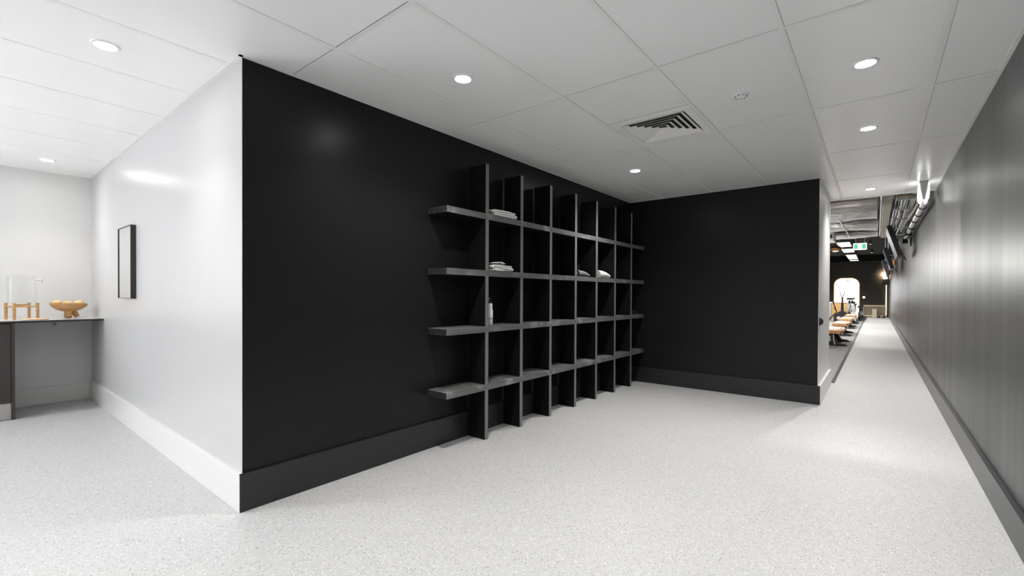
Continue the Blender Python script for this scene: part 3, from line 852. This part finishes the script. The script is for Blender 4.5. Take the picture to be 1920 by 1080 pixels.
# ply box, reception desk
tag(MB().box(-1.85, -1.10, 28.9, 29.5, .007, .78).build('plyo_box', M_ply, bevel=.01), 'birch plywood box behind the Y-armed machine', 'box')
rd = thing('reception_desk', 'low pinkish speckled desk at the left of the gym', 'desk', (-1.9, 25.3, .006))
MB().box(-.9, .27, 0, .6, 0, .80).build('desk_front', M_stone, rd)
MB().box(-.95, .30, -.03, .63, .80, .86).build('desk_top', M_room, rd, bevel=.006)

# exercise bikes with white fan guards
bk0 = None
for (x, y), lb in (((-1.0, 26.6), 'exercise bike with a white fan guard, left of the pair'), ((-.93, 28.0), 'exercise bike with a white fan guard, right of the pair')):
    if bk0 is None:
        bk0 = thing('exercise_bike', lb, 'exercise bike', (x, y, .006), group='exercise bikes by the arch')
        bk0_ = MB(); pr_ = [(.0001, -.05), (.10, -.05), (.125, -.02), (.125, .02), (.10, .05), (.0001, .05)]
        bk0_.lathe(pr_, 24); A = Matrix.Translation(Vector((0, 0, .58))) @ Matrix.Rotation(PI / 2, 4, 'X') @ Matrix.Diagonal(Vector((.85, 1.5, 1, 1)))
        bk0_.build('fan_guard', M_plastic, bk0, smooth=40, xf=A)
        MB().tube([(0, .15, .1), (0, .12, .95)], .035, 10).build('post', M_steel, bk0, smooth=40)
        MB().tube([(-.16, .0, .86), (-.08, .06, .92), (.08, .06, .92), (.16, .0, .86)], .014, 8).build('handlebar', M_steel, bk0, smooth=40)
        mb = MB(); mb.prism([(-.05, .5), (.05, .5), (.09, .72), (-.09, .72)], .82, .87, 'z'); mb.build('saddle', M_steel, bk0, bevel=.01)
        MB().tube([(0, .6, .1), (0, .6, .82)], .025, 8).build('seat_post', M_pipe, bk0)
        mb = MB(); mb.box(-.13, .13, -.1, -.04, 0, .06); mb.box(-.13, .13, .7, .76, 0, .06); mb.box(-.04, .04, -.05, .72, .05, .3); mb.build('frame', M_steel, bk0, bevel=.006)
        MB().box(-.1, .1, -.02, .0, .96, 1.06).build('display', M_steel, bk0)
    else: dup(bk0, (x, y, .006), lb)

# rowing machines with long feet, right of the benches
rw0 = None
for y, lb in ((26.0, 'rowing machine nearest in the line beside the rubber strip'), (27.8, 'second rowing machine in the line beside the rubber strip'), (29.5, 'farthest rowing machine in the line, before the fence')):
    if rw0 is None:
        rw0 = thing('rowing_machine', lb, 'rowing machine', (-.60, y, .006), group='rowing machines beside the rubber strip')
        MB().tube([(-.05, 0, .26), (.05, 0, .26)], .16, 20).build('flywheel', M_steel, rw0, smooth=40)
        MB().box(-.035, .035, .0, 1.5, .20, .26).build('rail', M_pipe, rw0)
        mb = MB(); mb.prism([(-.22, 0), (.24, 0), (.20, .03), (.05, .05), (.04, .15), (-.04, .15), (-.05, .05), (-.20, .03)], -.05, .05, 'y'); mb.build('foot', M_steel, rw0)
        mb = MB(); mb.prism([(-.18, 0), (.18, 0), (.16, .03), (.04, .05), (.03, .2), (-.03, .2), (-.04, .05), (-.16, .03)], 1.4, 1.48, 'y'); mb.build('foot', M_steel, rw0)
        MB().box(-.12, .12, .75, .95, .26, .31).build('seat', M_grey, rw0, bevel=.015)
        MB().tube([(0, .0, .38), (0, -.05, .62)], .018, 8).build('arm', M_steel, rw0)
        MB().box(-.07, .07, -.07, -.05, .60, .70).build('display', M_steel, rw0)
    else: dup(rw0, (-.60 + (y - 26) * .004, y, .006), lb)
# dispenser bottle thing: white speaker/tub
wt_ = thing('water_cooler', 'small white water cooler beside the farthest bench', 'water cooler', (-.80, 25.2, .006))
MB().box(-.09, .09, -.09, .09, 0, .42).build('body', M_plastic, wt_, bevel=.01)
MB().lathe([(.05, .42), (.075, .45), (.075, .62), (.0001, .64)], 20).build('water_bottle', M_plastic, wt_, smooth=40)
# potted plant
pp = thing('potted_plant', 'small olive-green potted plant in front of the arch', 'plant', (-.98, 30.6, .006))
MB().lathe([(.0001, 0), (.10, 0), (.14, .62), (.13, .62), (.10, .58), (.0001, .58)], 20).build('pot', M_grey, pp, smooth=40)
lf = MB(); rr = random.Random(5)
for k in range(60):
    a = rr.uniform(0, 2 * PI); e = rr.uniform(.1, 1.4); L_ = rr.uniform(.16, .36)
    d = Vector((math.cos(a) * math.cos(e), math.sin(a) * math.cos(e), math.sin(e))) ; s_ = d.cross(Vector((0, 0, 1))).normalized() * .04
    b0 = Vector((0, 0, .6)); m0 = b0 + d * L_ * .6; e0 = b0 + d * L_ - Vector((0, 0, .03))
    lf.add([b0, m0 + s_, e0, m0 - s_], [(0, 1, 2, 3)])
lf.build('leaves', M_leaf, pp)

# added globe lamps out of view, put in to light the ducts from below
for k, (x, y) in enumerate(((-2.3, 10.6), (-2.3, 14.4), (-2.3, 18.2))):
    t = thing('added_globe', ['added opal globe lamp nearest the white corridor ceiling', 'middle added opal globe lamp over the gym', 'farthest added opal globe lamp over the gym'][k], 'added lamp', (x, y, 2.05), group='added opal globe lamps')
    MB().lathe([(.0001, -.12)] + [(.12 * math.cos(a), .12 * math.sin(a)) for a in [(-1.4 + 2.8 * i / 12) for i in range(13)]] + [(.0001, .12)], 20).build('globe', M_emerg, t, smooth=60)
    MB().tube([(0, 0, .12), (0, 0, 1.35)], .006, 8).build('rod', M_dkplastic, t)
    for zz in (-.16, .16):
        L = bpy.data.lights.new('added_globe_glow', 'POINT'); L.energy = 42; L.shadow_soft_size = .03; L.color = (1, .98, .95)
        lo = bpy.data.objects.new('added_globe_glow', L); COL.objects.link(lo); lo.parent = t; lo.location = (.0, .14, zz)

# added fill lights for the gym, modelled as round cans under the soffit
GL = ['just behind the white corridor ceiling', 'first of the left row', 'second of the left row', 'third of the left row', 'fourth of the left row', 'last of the left row', 'beside the exit sign', 'among the lit panels', 'nearest the end wall']
for k, (x, y) in enumerate(((-.1, 8.3), (-2.2, 9.5), (-2.2, 14.0), (-2.2, 18.5), (-2.2, 23.0), (-2.2, 27.5), (-.2, 18.6), (-.2, 23.0), (-.2, 27.5))):
    t = thing('added_spotlight', 'added black can spotlight under the dark gym soffit, ' + GL[k], 'spotlight', (x, y, 3.22), group='added can spotlights over the gym')
    MB().lathe([(.05, 0), (.055, .005), (.055, .15), (.0001, .155)], 20).build('can', M_dkplastic, t, smooth=40)
    MB().lathe([(.0001, .01), (.048, .012)], 20).build('lens', M_lens, t)
    MB().tube([(0, 0, .15), (0, 0, .18)], .01, 8).build('stem', M_dkplastic, t)
    L = bpy.data.lights.new('added_spotlight_beam', 'SPOT'); L.energy = GYM_W; L.spot_size = math.radians(150); L.spot_blend = .6; L.shadow_soft_size = .05; L.color = (1, .97, .93)
    lo = bpy.data.objects.new('added_spotlight_beam', L); COL.objects.link(lo); lo.parent = t; lo.location = (0, 0, -.01)
